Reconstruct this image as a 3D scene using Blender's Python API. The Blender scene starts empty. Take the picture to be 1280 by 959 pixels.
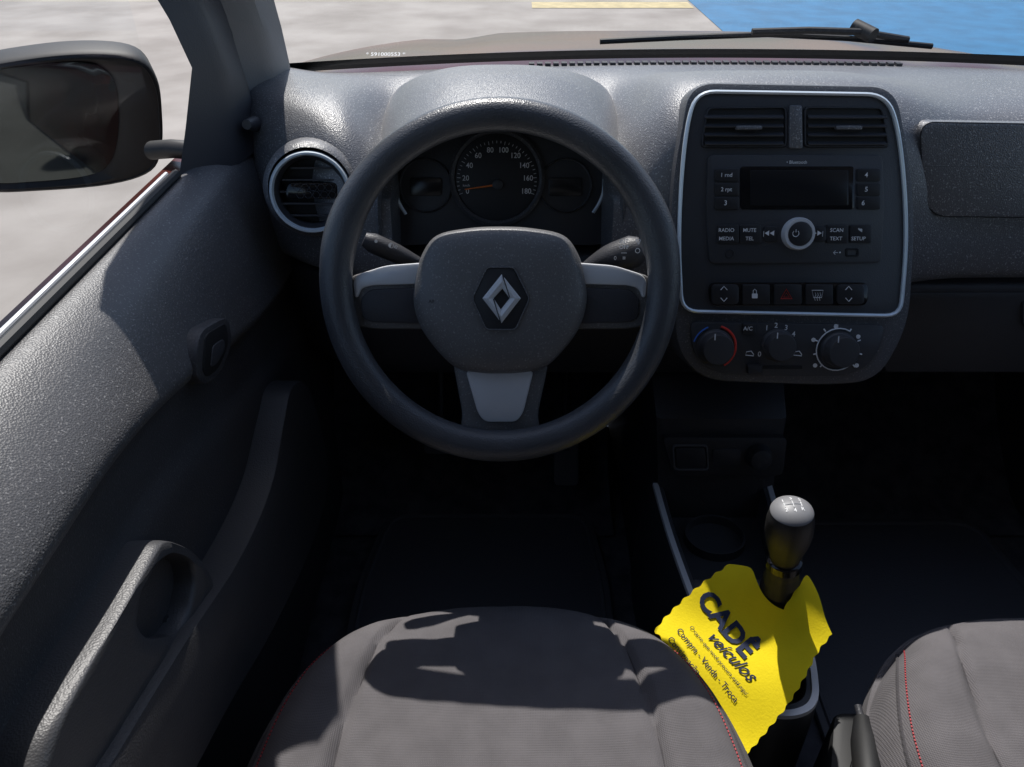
import bpy, bmesh, math, random
from mathutils import Vector as V, noise
PI=math.pi; rad=math.radians; sin=math.sin; cos=math.cos
random.seed(4)
SC=bpy.context.scene; C=SC.collection
PITCH=rad(35); FPX=967.0; CAM=V((0,0,1.35))
CF=V((0,cos(PITCH),-sin(PITCH))); CU=V((0,sin(PITCH),cos(PITCH))); CR=V((1,0,0))
def ray(px,py): return CR*((px-640)/FPX)+CU*((479.5-py)/FPX)+CF
def atD(px,py,D): return CAM+ray(px,py)*D
def atY(px,py,Y):
    r=ray(px,py); return CAM+r*(Y/r.y)
def atZ(px,py,z):
    r=ray(px,py); return CAM+r*((z-CAM.z)/r.z)
# ---------------------------------------------------------------- frames
class Fr:
    def __init__(s,o,n,up=(0,0,1)):
        s.o=V(o); s.n=V(n).normalized(); s.r=V(up).cross(s.n).normalized(); s.u=s.n.cross(s.r)
    def px(s,x,y,w=0):
        r=ray(x,y); p0=s.o+s.n*w; t=(p0-CAM).dot(s.n)/r.dot(s.n); d=CAM+r*t-s.o
        return (d.dot(s.r),d.dot(s.u))
    def sc(s,x,y):
        r=ray(x,y); t=(s.o-CAM).dot(s.n)/r.dot(s.n); return t/FPX
    def at(s,u,v,w=0): return s.o+s.r*u+s.u*v+s.n*w
    def pts(s,L,w=0): return [s.px(p[0],p[1],w) for p in L]
    def circ(s,x,y,r,n=40,w=0,k=1.0):
        c=s.px(x,y,w); R=r*s.sc(x,y)
        return [(c[0]+R*cos(2*PI*i/n),c[1]+R*k*sin(2*PI*i/n)) for i in range(n)]
def rnd(P,r,seg=5):
    out=[];n=len(P)
    for i in range(n):
        a=P[i-1];b=P[i];c=P[(i+1)%n]; rr=b[2] if len(b)>2 else r
        va=V((a[0]-b[0],a[1]-b[1]));vc=V((c[0]-b[0],c[1]-b[1]))
        ra=min(rr,va.length*.48);rc=min(rr,vc.length*.48)
        p0=V(b[:2])+va.normalized()*ra;p2=V(b[:2])+vc.normalized()*rc;B=V(b[:2])
        for k in range(seg+1):
            t=k/seg; q=p0*(1-t)**2+B*2*t*(1-t)+p2*t*t; out.append((q.x,q.y))
    return out
def crc(P,n=6,closed=True):
    out=[];m=len(P)
    rng=range(m) if closed else range(m-1)
    for i in rng:
        if closed: p=[V(P[(i+k-1)%m]) for k in range(4)]
        else: p=[V(P[max(0,min(m-1,i+k-1))]) for k in range(4)]
        for k in range(n):
            t=k/n
            q=.5*((2*p[1])+(p[2]-p[0])*t+(2*p[0]-5*p[1]+4*p[2]-p[3])*t*t+(3*p[1]-p[0]-3*p[2]+p[3])*t**3)
            out.append(tuple(q))
    if not closed: out.append(tuple(P[-1]))
    return out
def resample(P,n):
    m=len(P);L=[0]
    for i in range(m): L.append(L[-1]+(V(P[(i+1)%m])-V(P[i])).length)
    out=[];j=0
    for k in range(n):
        d=L[-1]*k/n
        while L[j+1]<d: j+=1
        t=(d-L[j])/max(1e-9,L[j+1]-L[j]); q=V(P[j]).lerp(V(P[(j+1)%m]),t); out.append(tuple(q))
    return out
def area(P): return sum(P[i-1][0]*P[i][1]-P[i][0]*P[i-1][1] for i in range(len(P)))/2
def clean(P):
    o=[]
    for p in P:
        if not o or (V(p)-V(o[-1])).length>1e-6: o.append(tuple(p))
    if (V(o[0])-V(o[-1])).length<1e-6: o.pop()
    return o
def inset(P,d):
    n=len(P);out=[]
    for i in range(n):
        a=V(P[i-1]);b=V(P[i]);c=V(P[(i+1)%n])
        e1=(b-a).normalized();e2=(c-b).normalized()
        n1=V((-e1.y,e1.x));n2=V((-e2.y,e2.x)); m=(n1+n2)
        if m.length<1e-6: m=n1
        m.normalize(); k=d/max(.5,m.dot(n1)); q=b+m*k; out.append((q.x,q.y))
    return out
_tc={}
def text2d(s,shear=0,bold=0):
    key=(s,shear,bold)
    if key in _tc: return _tc[key]
    cu=bpy.data.curves.new('t','FONT'); cu.body=s; cu.size=1; cu.align_x='CENTER'; cu.align_y='CENTER'
    cu.resolution_u=3; cu.shear=shear; cu.offset=bold
    o=bpy.data.objects.new('t',cu); C.objects.link(o); bpy.context.view_layer.update()
    dg=bpy.context.evaluated_depsgraph_get(); me=o.evaluated_get(dg).to_mesh()
    r=([(v.co.x,v.co.y) for v in me.vertices],[tuple(p.vertices) for p in me.polygons])
    o.evaluated_get(dg).to_mesh_clear(); bpy.data.objects.remove(o); bpy.data.curves.remove(cu)
    _tc[key]=r; return r
class MB:
    def __init__(s): s.v=[];s.f=[]
    def add(s,vs,fs):
        b=len(s.v); s.v+= [V(x) for x in vs]; s.f+=[tuple(i+b for i in f) for f in fs]; return s
    def loft(s,rings,closed=True,cap0=False,cap1=False):
        n=len(rings[0]);vs=[p for r in rings for p in r];fs=[]
        for k in range(len(rings)-1):
            for i in range(n if closed else n-1):
                j=(i+1)%n; fs.append((k*n+i,k*n+j,(k+1)*n+j,(k+1)*n+i))
        if cap0: fs.append(tuple(range(n-1,-1,-1)))
        if cap1: fs.append(tuple((len(rings)-1)*n+i for i in range(n)))
        return s.add(vs,fs)
    def plate(s,fr,P,w0,w1,bev=.001,back=False):
        P=clean(P)
        if area(P)<0: P=P[::-1]
        R=[]
        prof=[(0,w0),(0,w1-bev),(bev*.29,w1-bev*.29),(bev,w1)] if bev>0 else [(0,w0),(0,w1)]
        for d,w in prof:
            Q=inset(P,d) if d else P
            R.append([fr.at(u,v,w) for u,v in Q])
        return s.loft(R,True,back,True)
    def rings(s,fr,P,prof,cap=True,c=None):
        P=clean(P)
        if area(P)<0: P=P[::-1]
        if c is None: c=(sum(p[0] for p in P)/len(P),sum(p[1] for p in P)/len(P))
        R=[[fr.at(c[0]+(u-c[0])*k,c[1]+(v-c[1])*k,w) for u,v in P] for k,w in prof]
        return s.loft(R,True,False,cap)
    def ringplate(s,fr,A,B,prof,n=64):
        A=resample(clean(A),n);B=resample(clean(B),n)
        if area(A)<0:A=A[::-1]
        if area(B)<0:B=B[::-1]
        k0=min(range(n),key=lambda k:sum((V(A[i])-V(B[(i+k)%n])).length for i in range(0,n,4)))
        R=[]
        for t,w in prof:
            R.append([fr.at(A[i][0]*(1-t)+B[(i+k0)%n][0]*t,A[i][1]*(1-t)+B[(i+k0)%n][1]*t,w) for i in range(n)])
        return s.loft(R,True)
    def tube(s,path,r,seg=10,closed=False,cap=True,k=1.0):
        path=[V(p) for p in path];n=len(path);R=[]
        ref=V((0,0,1))
        for i,p in enumerate(path):
            if closed: t=path[(i+1)%n]-path[i-1]
            else: t=path[min(n-1,i+1)]-path[max(0,i-1)]
            t.normalize(); rf=ref if abs(t.dot(ref))<.95 else V((1,0,0))
            a=t.cross(rf).normalized();b=t.cross(a)
            rr=r(i/(n-1)) if callable(r) else r
            R.append([p+a*rr*cos(2*PI*j/seg)+b*rr*k*sin(2*PI*j/seg) for j in range(seg)])
        if closed: R.append(R[0])
        return s.loft(R,True,cap and not closed,cap and not closed)
    def box(s,a,b):
        x0,y0,z0=a;x1,y1,z1=b
        return s.add([(x0,y0,z0),(x1,y0,z0),(x1,y1,z0),(x0,y1,z0),(x0,y0,z1),(x1,y0,z1),(x1,y1,z1),(x0,y1,z1)],
          [(3,2,1,0),(4,5,6,7),(0,1,5,4),(1,2,6,5),(2,3,7,6),(3,0,4,7)])
    def grid(s,fn,nu,nv):
        vs=[fn(i/nu,j/nv) for j in range(nv+1) for i in range(nu+1)]
        fs=[(j*(nu+1)+i,j*(nu+1)+i+1,(j+1)*(nu+1)+i+1,(j+1)*(nu+1)+i) for j in range(nv) for i in range(nu)]
        return s.add(vs,fs)
    def text(s,fr,t,x,y,h,w=.0005,rot=0,shear=0,bold=0,sx=1,fn=None):
        vs,fs=text2d(t,shear,bold); c=fr.px(x,y,w); k=h/.72*fr.sc(x,y); ca,sa=cos(rot),sin(rot)
        out=[]
        for a,b in vs:
            a*=k*sx;b*=k; u=c[0]+a*ca-b*sa; v=c[1]+a*sa+b*ca
            out.append(fr.at(u,v,w+(fn(u,v) if fn else 0)))
        return s.add(out,fs)
    def build(s,name,m,parent=None,ang=38,label=None):
        root=parent
        while root is not None and root.parent is not None: root=root.parent
        off=root.location if root is not None else V((0,0,0))
        me=bpy.data.meshes.new(name); me.from_pydata([tuple(v-off) for v in s.v],[],s.f); me.update()
        bm=bmesh.new(); bm.from_mesh(me); bmesh.ops.recalc_face_normals(bm,faces=bm.faces); bm.to_mesh(me); bm.free()
        for p in me.polygons: p.use_smooth=True
        me.set_sharp_from_angle(angle=rad(ang)); me.materials.append(m)
        o=bpy.data.objects.new(name,me); C.objects.link(o)
        if parent is not None: o.parent=parent
        if label:o['label']=label
        return o
def thing(name,label,cat,loc=(0,0,0),group=None):
    o=bpy.data.objects.new(name,None); C.objects.link(o); o.location=loc; o['label']=label;o['category']=cat
    if group:o['group']=group
    return o
def tag(o,label,cat,group=None):
    o['label']=label;o['category']=cat
    if group:o['group']=group
    return o
def struct(o): o['kind']='structure'; return o
# ---------------------------------------------------------------- materials
def mat(name,col,rough=.5,metal=0,grain=0,gs=600,var=0,vs=8,coat=0,spec=.5,col2=None,kind='voronoi',sheen=0,rv=0,dust_sparkle=0):
    m=bpy.data.materials.new(name);m.use_nodes=True;nt=m.node_tree;N=nt.nodes;L=nt.links;b=N['Principled BSDF']
    b.inputs['Base Color'].default_value=(*col,1);b.inputs['Roughness'].default_value=rough;b.inputs['Metallic'].default_value=metal
    b.inputs['Specular IOR Level'].default_value=spec;b.inputs['Coat Weight'].default_value=coat
    b.inputs['Sheen Weight'].default_value=sheen
    tc=N.new('ShaderNodeTexCoord')
    if var or col2:
        n=N.new('ShaderNodeTexNoise');n.inputs['Scale'].default_value=vs;n.inputs['Detail'].default_value=6;L.new(tc.outputs['Object'],n.inputs['Vector'])
        r=N.new('ShaderNodeMixRGB');c2=col2 or tuple(c*(1+var) for c in col);c1=col if col2 else tuple(c*(1-var) for c in col)
        mr=N.new('ShaderNodeMapRange');mr.inputs[1].default_value=.35;mr.inputs[2].default_value=.65
        L.new(n.outputs['Fac'],mr.inputs[0]);L.new(mr.outputs[0],r.inputs[0])
        r.inputs[1].default_value=(*c1,1);r.inputs[2].default_value=(*c2,1);last=r.outputs[0]
        if dust_sparkle:  # pale specks: dust, and sun sparkle put into the colour
            n3=N.new('ShaderNodeTexNoise');n3.inputs['Scale'].default_value=520;n3.inputs['Detail'].default_value=2;L.new(tc.outputs['Object'],n3.inputs['Vector'])
            m3=N.new('ShaderNodeMapRange');m3.inputs[1].default_value=.60;m3.inputs[2].default_value=.68;m3.inputs[4].default_value=dust_sparkle;L.new(n3.outputs['Fac'],m3.inputs[0])
            x3=N.new('ShaderNodeMixRGB');L.new(m3.outputs[0],x3.inputs[0]);L.new(last,x3.inputs[1]);x3.inputs[2].default_value=(.6,.59,.58,1);last=x3.outputs[0]
        L.new(last,b.inputs['Base Color'])
        if rv:
            m2=N.new('ShaderNodeMapRange');m2.inputs[1].default_value=.3;m2.inputs[2].default_value=.7;m2.inputs[3].default_value=rough-rv;m2.inputs[4].default_value=rough+rv
            L.new(n.outputs['Fac'],m2.inputs[0]);L.new(m2.outputs[0],b.inputs['Roughness'])
    if grain:
        if kind=='voronoi': t=N.new('ShaderNodeTexVoronoi');out='Distance'
        else: t=N.new('ShaderNodeTexNoise');out='Fac';t.inputs['Detail'].default_value=4
        t.inputs['Scale'].default_value=gs;L.new(tc.outputs['Object'],t.inputs['Vector'])
        bp=N.new('ShaderNodeBump');bp.inputs['Strength'].default_value=grain;bp.inputs['Distance'].default_value=.0005
        L.new(t.outputs[out],bp.inputs['Height']);L.new(bp.outputs[0],b.inputs['Normal'])
    return m
def fabric(name,col):
    m=mat(name,col,.9,0,0,var=.08,vs=30,sheen=.04,spec=.2);nt=m.node_tree;N=nt.nodes;L=nt.links;b=N['Principled BSDF']
    tc=N.new('ShaderNodeTexCoord');ws=[]
    for d in('X','Y'):
        w=N.new('ShaderNodeTexWave');w.bands_direction=d;w.inputs['Scale'].default_value=190;w.inputs['Distortion'].default_value=1.0;L.new(tc.outputs['Object'],w.inputs['Vector']);ws.append(w)
    mu=N.new('ShaderNodeMath');mu.operation='ADD';L.new(ws[0].outputs['Fac'],mu.inputs[0]);L.new(ws[1].outputs['Fac'],mu.inputs[1])
    n=N.new('ShaderNodeTexNoise');n.inputs['Scale'].default_value=9;n.inputs['Detail'].default_value=2;L.new(tc.outputs['Object'],n.inputs['Vector'])
    b1=N.new('ShaderNodeBump');b1.inputs['Strength'].default_value=.3;b1.inputs['Distance'].default_value=.006;L.new(n.outputs['Fac'],b1.inputs['Height'])
    b2=N.new('ShaderNodeBump');b2.inputs['Strength'].default_value=.45;b2.inputs['Distance'].default_value=.0006;L.new(mu.outputs[0],b2.inputs['Height']);L.new(b1.outputs[0],b2.inputs['Normal'])
    L.new(b2.outputs[0],b.inputs['Normal']);return m
M={}
M['dash']=mat('dash plastic',(.135,.135,.143),.38,0,.8,640,.08,4,spec=.8,rv=.04,dust_sparkle=.6)
M['stack']=mat('stack housing plastic',(.09,.09,.097),.42,0,.5,800,.1,4,spec=.5,dust_sparkle=.25)
M['door']=mat('door upper lit plastic',(.088,.086,.089),.46,0,.6,640,.1,4,dust_sparkle=.28,spec=.6)  # lighter copy: sunlight on the upper trim put into the colour
M['doorshade']=mat('door lower shaded plastic',(.048,.047,.051),.52,0,.5,700,.1,4,dust_sparkle=.08)  # darker copy of the door plastic: shade below the ridge painted in
M['doord']=mat('door dark plastic',(.048,.048,.052),.5,0,.5,560,.1,5)
M['handle']=mat('handle plastic',(.065,.065,.069),.44,0,.4,620,.08,5)
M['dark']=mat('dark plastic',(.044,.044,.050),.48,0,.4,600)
M['panel']=mat('stack plastic',(.052,.054,.060),.42,0,.25,700,.1,9)
M['btn']=mat('button plastic',(.026,.026,.029),.5)
M['knobg']=mat('control knob plastic',(.06,.06,.065),.4)
M['black']=mat('flat black',(.010,.010,.011),.6)
M['gloss']=mat('gloss black',(.01,.01,.012),.12)
M['knob']=mat('knob black',(.024,.023,.023),.48,0,.2,700,spec=.5)
M['cap']=mat('knob cap grey',(.24,.24,.25),.45)
M['surr']=mat('switch surround grey',(.14,.14,.15),.45)
M['screen']=mat('display glass',(.018,.019,.022),.2)
M['rim']=mat('rim leather grain',(.075,.078,.086),.34,0,.6,600,.15,12,rv=.05,spec=.6)
M['hub']=mat('hub plastic',(.14,.137,.137),.42,0,.4,700,.08,9,dust_sparkle=.25,spec=.6)
M['silver']=mat('satin silver',(.72,.73,.75),.42,.2,.1,900)
M['trim']=mat('pale chrome trim',(.78,.86,.92),.35,.3)
M['white']=mat('white print',(.92,.92,.92),.6)
M['redp']=mat('red print',(.85,.06,.04),.5)
M['bluep']=mat('blue print',(.06,.2,.7),.5)
M['needle']=mat('needle orange',(1.0,.25,.05),.4)
M['fab']=fabric('seat fabric',(.135,.126,.131))
M['fabs']=fabric('seat bolster fabric',(.07,.065,.069))
M['stitch']=mat('red thread',(.42,.05,.06),.7)
M['yellow']=mat('yellow nonwoven',(.97,.76,.015),.8,0,.6,420,.05,20,kind='noise',spec=.2)
M['navy']=mat('navy ink',(.008,.018,.06),.7)
M['carpet']=mat('carpet',(.10,.10,.115),.95,0,1,300,.3,30,kind='noise',spec=.1)
M['mat']=mat('rubber mat',(.13,.13,.145),.55,0,.6,250)
M['roof']=mat('headliner',(.25,.24,.22),.9,0,.4,300,kind='noise')
M['pillar']=mat('pillar trim',(.24,.235,.23),.6,0,.4,500,.05,6)
M['paint']=mat('car paint',(.052,.013,.010),.22,0,0,var=.85,vs=2.8,spec=.16)
M['concrete']=mat('concrete',(.27,.24,.212),.9,0,.8,30,col2=(.38,.345,.31),vs=1.6,kind='noise')
M['blue']=mat('blue paint',(.012,.12,.25),.7,0,.5,40,col2=(.018,.16,.33),vs=4,kind='noise')
M['linew']=mat('pale line paint',(.50,.40,.2),.7,var=.15,vs=9)
def glass(name,f,col=(1,1,1)):
    m=bpy.data.materials.new(name);m.use_nodes=True;nt=m.node_tree;nt.nodes.clear()
    o=nt.nodes.new('ShaderNodeOutputMaterial');mx=nt.nodes.new('ShaderNodeMixShader');t=nt.nodes.new('ShaderNodeBsdfTransparent');g=nt.nodes.new('ShaderNodeBsdfGlossy')
    t.inputs[0].default_value=(*col,1);g.inputs['Roughness'].default_value=.03;mx.inputs[0].default_value=f
    nt.links.new(t.outputs[0],mx.inputs[1]);nt.links.new(g.outputs[0],mx.inputs[2]);nt.links.new(mx.outputs[0],o.inputs[0]);return m
M['glass']=glass('window glass',.04,(.98,.99,.99))
M['mirror']=mat('mirror glass',(.075,.088,.09),.06,1)
# ================================================================ SETTING
struct(MB().grid(lambda a,b:V((-60+120*a,-60+140*b,0)),8,8).build('ground',M['concrete']))
struct(MB().grid(lambda a,b:V((1.83+12*a,4+14*b,.004)),2,2).build('painted_ground_area',M['blue']))
struct(MB().grid(lambda a,b:V((.2+1.6*a,8.4+.35*b,.004)),2,2).build('painted_ground_line',M['linew']))
struct(MB().box((-.40,-1.3,.25),(1.04,1.36,.28)).build('car_floor',M['carpet']))
struct(MB().box((-.42,1.375,.28),(1.06,1.40,1.02)).build('firewall',M['dark']))
struct(MB().box((-.42,-1.3,1.5),(1.06,.53,1.54)).build('car_roof',M['roof']))  # unseen car roof, built to keep sky light out of the cabin
struct(MB().box((-.42,-1.33,.25),(1.06,-1.3,1.54)).build('rear_sky_block',M['roof']))  # unseen closed rear, added to block the sky
struct(MB().box((-.43,-1.3,.28),(-.40,-.12,1.5)).build('side_sky_block',M['roof']))  # unseen closed side behind the camera, added to block the sky
struct(MB().box((1.04,-1.3,.28),(1.07,-.12,1.5)).build('side_sky_block_right',M['roof']))  # unseen closed right side, added to block the sky
struct(MB().box((-.392,.86,.28),(-.362,1.374,.99)).build('kick_panel',M['doord']))
struct(MB().box((.975,.86,.28),(1.005,1.374,.99)).build('kick_panel_right',M['doord']))
def strip(secs,out):
    R=[]
    for r_,l_ in secs:
        a=atD(*r_);c=atD(*l_);o=V(out);m=(a+c)/2+V((.012,-.012,.0))
        R.append([a+o,a,a.lerp(m,.7),m,c.lerp(m,.7),c,c+o])
    return MB().loft(R,True,True,True)
A=thing('windscreen_pillar','light grey plastic trimmed pillar between windscreen and driver side window','pillar',atD(330,130,1.08))
strip([((367,118,1.15),(300,185,1.06)),((362,80,1.12),(306,110,1.03)),((352,35,1.05),(290,40,.97)),((341,-5,1.0),(272,-5,.93)),((318,-120,.88),(240,-120,.82)),((290,-300,.74),(200,-300,.70))],(-.03,.05,0)).build('pillar_trim',M['pillar'],A)
def wsY(x): return 1.315-.10*((x-.32)/.66)**2
def wsP(x,t): return V((x,wsY(x)-t*.866,1.072+t*.5))
W=thing('windscreen','curved clear windscreen above the dashboard with black border strip','windscreen',(.32,1.3,1.07))
MB().grid(lambda a,b:wsP(-.345+1.33*a,.86*b),24,6).build('glass_pane',M['glass'],W)
MB().grid(lambda a,b:wsP(-.35+1.34*a,-.02+.042*b)+V((0,.004,0)),40,1).build('border_strip',M['black'],W)
fw=Fr(wsP(-.18,.05)+V((0,-.004,.0)),(0,-.5,.866))
MB().text(fw,'* 591000553 *',482,68,6,.001).build('serial_number',M['white'],W)
def hood(a,b):
    x=-.5+1.64*a; pr=[(1.40,1.02),(1.55,1.028),(1.75,1.012),(2.0,.98),(2.2,.943),(2.45,.88),(2.6,.78),(2.65,.5)]
    t=b*(len(pr)-1);i=min(int(t),len(pr)-2);f=t-i
    y=pr[i][0]*(1-f)+pr[i+1][0]*f;z=pr[i][1]*(1-f)+pr[i+1][1]*f; c=(x-.32)/.82
    return V((x,y-.12*c*c,z-.05*c**4-.010*(1-min(1,abs(abs(c)-.55)/.12)) ))
tag(MB().grid(hood,60,28).build('car_bonnet',M['paint'],ang=80),'dark red glossy bonnet beyond the windscreen','bonnet')
struct(MB().grid(lambda a,b:V((-.36+1.38*a,wsY(-.36+1.38*a)+.02+.12*b,1.028-.01*b)),30,2).build('cowl_panel',M['dark']))
wp=thing('windscreen_wiper','long thin black wiper lying across the base of the windscreen','wiper',atY(1080,45,1.33))
MB().tube([atY(750,52,1.345),atY(850,47,1.35),atY(960,43,1.352),atY(1060,48,1.352),atY(1165,58,1.345)],.0045,8).build('blade',M['black'],wp)
MB().tube([atY(940,40,1.34),atY(1010,38,1.34),atY(1075,40,1.34),atY(1135,50,1.345)],.0055,8).build('arm',M['black'],wp)
MB().tube([atY(1068,33,1.36),atY(1092,45,1.33)],.012,12).build('pivot_cap',M['black'],wp)
# ================================================================ DASHBOARD
D=thing('dashboard','dark grey grained plastic dashboard with tall centre stack','dashboard',(.3,1.0,.6))
prof=[(1.325,1.05),(1.30,1.062),(1.26,1.069),(1.15,1.079),(1.04,1.084),(.975,1.080),(.94,1.066),(.915,1.04),(.897,1.0),(.888,.95),(.885,.915),(.888,.897),(.90,.888),(.93,.884)]
prof=crc(prof,5,False)
def sstep(a,b,x):
    t=max(0,min(1,(x-a)/(b-a)));return t*t*(3-2*t)
def hoodpar(y):
    t=(y-.865)/.33; tt=max(0,t); hw=.152+.050*tt**1.3
    zt=1.103+.014*sin(PI*min(1,tt*.8))-.045*max(0,t-.40)**1.5*1.6
    return t,hw,zt
EX,EZ=.74,.60
def dashfn(a,b):
    x=-.355+1.38*a; t=b*(len(prof)-1);i=min(int(t),len(prof)-2);f=t-i
    y=prof[i][0]*(1-f)+prof[i+1][0]*f;z=prof[i][1]*(1-f)+prof[i+1][1]*f
    z0=z;back=sstep(1.0,1.3,y); y+= (wsY(x)-1.315)*back; y0=y
    if x<-.16: y+=3.2*(x+.16)**2*(1-sstep(1.1,1.3,y))
    g=math.exp(-abs((x-.325)/.185)**4)
    z+=.038*g*sstep(1.2,.98,y)*sstep(.95,1.05,z); y-=.035*g*(1-back)*sstep(1.2,.95,y)
    dx=abs(x+.014)
    if z>.90:
        k=sstep(.134,.124,dx); y+=.14*k*(1-sstep(.955,1.0,y0))
    if dx<.135: val=1
    else: val=math.exp(-((dx-.135)/.045)**2)
    z-=.050*val*sstep(1.22,1.0,y0)*sstep(.98,1.06,z0)
    return V((x,y,z))
MB().grid(dashfn,260,len(prof)*2).build('upper_pad',M['dash'],D,60)
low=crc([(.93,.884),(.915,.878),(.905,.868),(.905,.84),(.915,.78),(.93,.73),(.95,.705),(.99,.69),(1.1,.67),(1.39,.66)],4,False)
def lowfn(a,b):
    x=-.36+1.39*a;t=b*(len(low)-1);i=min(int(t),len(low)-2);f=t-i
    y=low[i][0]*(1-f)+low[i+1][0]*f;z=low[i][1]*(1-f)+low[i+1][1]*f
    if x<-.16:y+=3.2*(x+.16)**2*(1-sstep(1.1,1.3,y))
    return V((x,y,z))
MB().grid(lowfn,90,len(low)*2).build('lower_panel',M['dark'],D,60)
b=MB()
for i in range(46):
    x=.03+i*.0125; p=V((x,1.262+.5*(wsY(x)-1.315),1.0717)); b.box(p-V((.0042,.006,.003)),p+V((.0042,.006,.0012)))
b.build('defroster_vent',M['dark'],D)
PF=Fr(atY(1215,210,.885),(0,-1,.13))
ab=[(1150,163,12),(1160,153,8),(1330,156,10),(1345,272,10),(1170,270,14),(1153,250,16)]
MB().plate(PF,PF.pts(rnd(ab,12)),-.02,.0025,.002).build('airbag_cover',M['dash'],D)
o=rnd(ab,12);P=clean(PF.pts(o));MB().tube([PF.at(u,v,.0005) for u,v in P],.0011,6,closed=True).build('cover_seam',M['btn'],D)
ln=PF.pts([(1156,208),(1338,211)],.003)
MB().tube([PF.at(*ln[0],.0020),PF.at(*ln[1],.0020)],.0006,6).build('tear_line',M['btn'],D)
GF=Fr(atY(1215,415,.905),(0,-1,.12))
MB().plate(GF,GF.pts(rnd([(1118,362),(1400,362),(1400,462),(1100,462)],10)),-.02,.010,.003).build('glove_box',M['doord'],D)
MB().plate(GF,GF.pts(rnd([(1270,372),(1320,372),(1320,404),(1270,404)],8)),.0,.016,.003).build('glove_box_latch',M['dark'],D)
def hoodfn(y,inner=0):
    t,hw,zt=hoodpar(y); hw-=.006*inner; zt-=.005*inner
    if t<.04: zt-=.004*(1-t/.04)
    ring=[]
    for i in range(57):
        th=PI*i/56; cx=cos(th);sx=max(0,sin(th))
        ex=abs(cx)**EX*(1 if cx>0 else -1); ez=sx**EZ
        ring.append(V((-.014+hw*ex, y+(.02*(1-ez)), .925+(zt-.925)*ez)))
    return ring
ys=[.868,.874,.89,.92,.96,1.0,1.04,1.08,1.11,1.14,1.17,1.20,1.23]
R_=[hoodfn(.96,1),hoodfn(.90,1),hoodfn(.872,1),hoodfn(.865,.5)]+[hoodfn(y) for y in ys]
MB().loft(R_,False).build('instrument_hood',M['dash'],D,80)
KF=Fr(atD(621,222,.985),(0,-cos(rad(22)),sin(rad(22))))
cl=[(484,300),(480,235),(500,180),(550,150),(620,142),(695,150),(745,180),(768,235),(762,300),(700,306),(625,308),(545,306)]
ic=MB().plate(KF,KF.pts(crc(cl,5)),-.03,-.004,.001).build('instrument_cluster',M['panel'],D)
MB().ringplate(KF,KF.circ(621,222,60),KF.circ(621,222,53),[(0,-.004),(0,.002),(.5,.005),(1,.002),(1,-.003)]).build('dial_ring',M['stack'],ic)
for xx in (532,707):
    MB().ringplate(KF,KF.circ(xx,232,34),KF.circ(xx,232,31),[(0,-.004),(.5,.0015),(1,-.004)]).build('dial_ring',M['stack'],ic)
MB().plate(KF,KF.circ(621,222,53),-.005,-.001,.0005).build('speedometer_dial',M['btn'],ic)
b=MB();cx,cy=621,226
def radial(a0,r): return (cx+r*cos(a0),cy-r*sin(a0))
for i,n in enumerate(range(0,181,20)):
    a0=rad(200-i*220/9); q=radial(a0,39); b.text(KF,str(n),q[0],q[1],6.6,.0002,sx=.95,bold=.008)
for i in range(37):
    a0=rad(200-i*220/36); q=radial(a0,50);q2=radial(a0,47 if i%4 else 45.5)
    u0=KF.px(*q);u1=KF.px(*q2); b.tube([KF.at(*u0,.0),KF.at(*u1,.0)],.00035,4)
b.text(KF,'km/h',583,232,3.2,.0002)
b.build('dial_numbers',M['white'],ic)
b=MB();u0=KF.px(622,231);u1=KF.px(581,237);b.tube([KF.at(*u0,.003),KF.at(*u1,.003)],lambda t:.0013-.0006*t,6);b.build('needle',M['needle'],ic)
MB().rings(KF,KF.circ(622,231,6.5),[(1,-.001),(1,.005),(.8,.006)]).build('needle_cap',M['panel'],ic)
for x0,x1 in ((512,552),(686,728)):
    MB().plate(KF,KF.pts(rnd([(x0,222),(x1,222),(x1,245),(x0,245)],4)),-.004,-.001,.0005).build('side_display',M['screen'],ic)
for pts in ([(494,226),(495,240),(500,255),(508,268)],[(755,224),(754,238),(749,253),(741,266)]):
    p=crc([KF.px(*q) for q in pts],5,False); MB().tube([KF.at(u,v,.004) for u,v in p],.0022,8).build('side_trim',M['trim'],ic)
VF=Fr(atD(388,241,.93),(.16,-1,.28))
MB().rings(VF,VF.circ(388,238,60,48),[(.85,-.13),(1.02,-.09),(1.04,-.05),(1.0,-.018),(.93,-.006),(.86,-.002)],False).build('vent_housing',M['dash'],D,60)
rv=MB().ringplate(VF,VF.circ(388,241,51,48),VF.circ(388,241,40,48),[(0,-.03),(.0,-.004),(.15,0),(.4,.001),(1,-.012),(1,-.03)]).build('round_air_vent',M['dark'],D)
MB().ringplate(VF,VF.circ(388,241,50.5,48),VF.circ(388,241,44.5,48),[(0,-.003),(.3,.003),(.7,.003),(1,-.003)]).build('vent_ring',M['trim'],rv)
MB().plate(VF,VF.circ(388,241,41,40),-.05,-.028,0).build('vent_back',M['black'],rv)
b=MB()
for k in range(-2,3):
    yy=241+k*15; hh=math.sqrt(max(0,40**2-(k*15)**2)); 
    a0=VF.px(388-hh,yy);a1=VF.px(388+hh,yy)
    b.loft([[VF.at(*a0,-.024),VF.at(a0[0],a0[1]-.002,-.024),VF.at(a0[0],a0[1]-.001,-.012),VF.at(a0[0],a0[1]+.001,-.012)],[VF.at(*a1,-.024),VF.at(a1[0],a1[1]-.002,-.024),VF.at(a1[0],a1[1]-.001,-.012),VF.at(a1[0],a1[1]+.001,-.012)]],True,True,True)
b.build('vent_slats',M['dark'],rv)
MB().plate(VF,VF.pts(rnd([(358,229),(422,229),(426,250),(354,250)],8)),-.02,-.009,.003).build('vent_tab',M['gloss'],rv)
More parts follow.
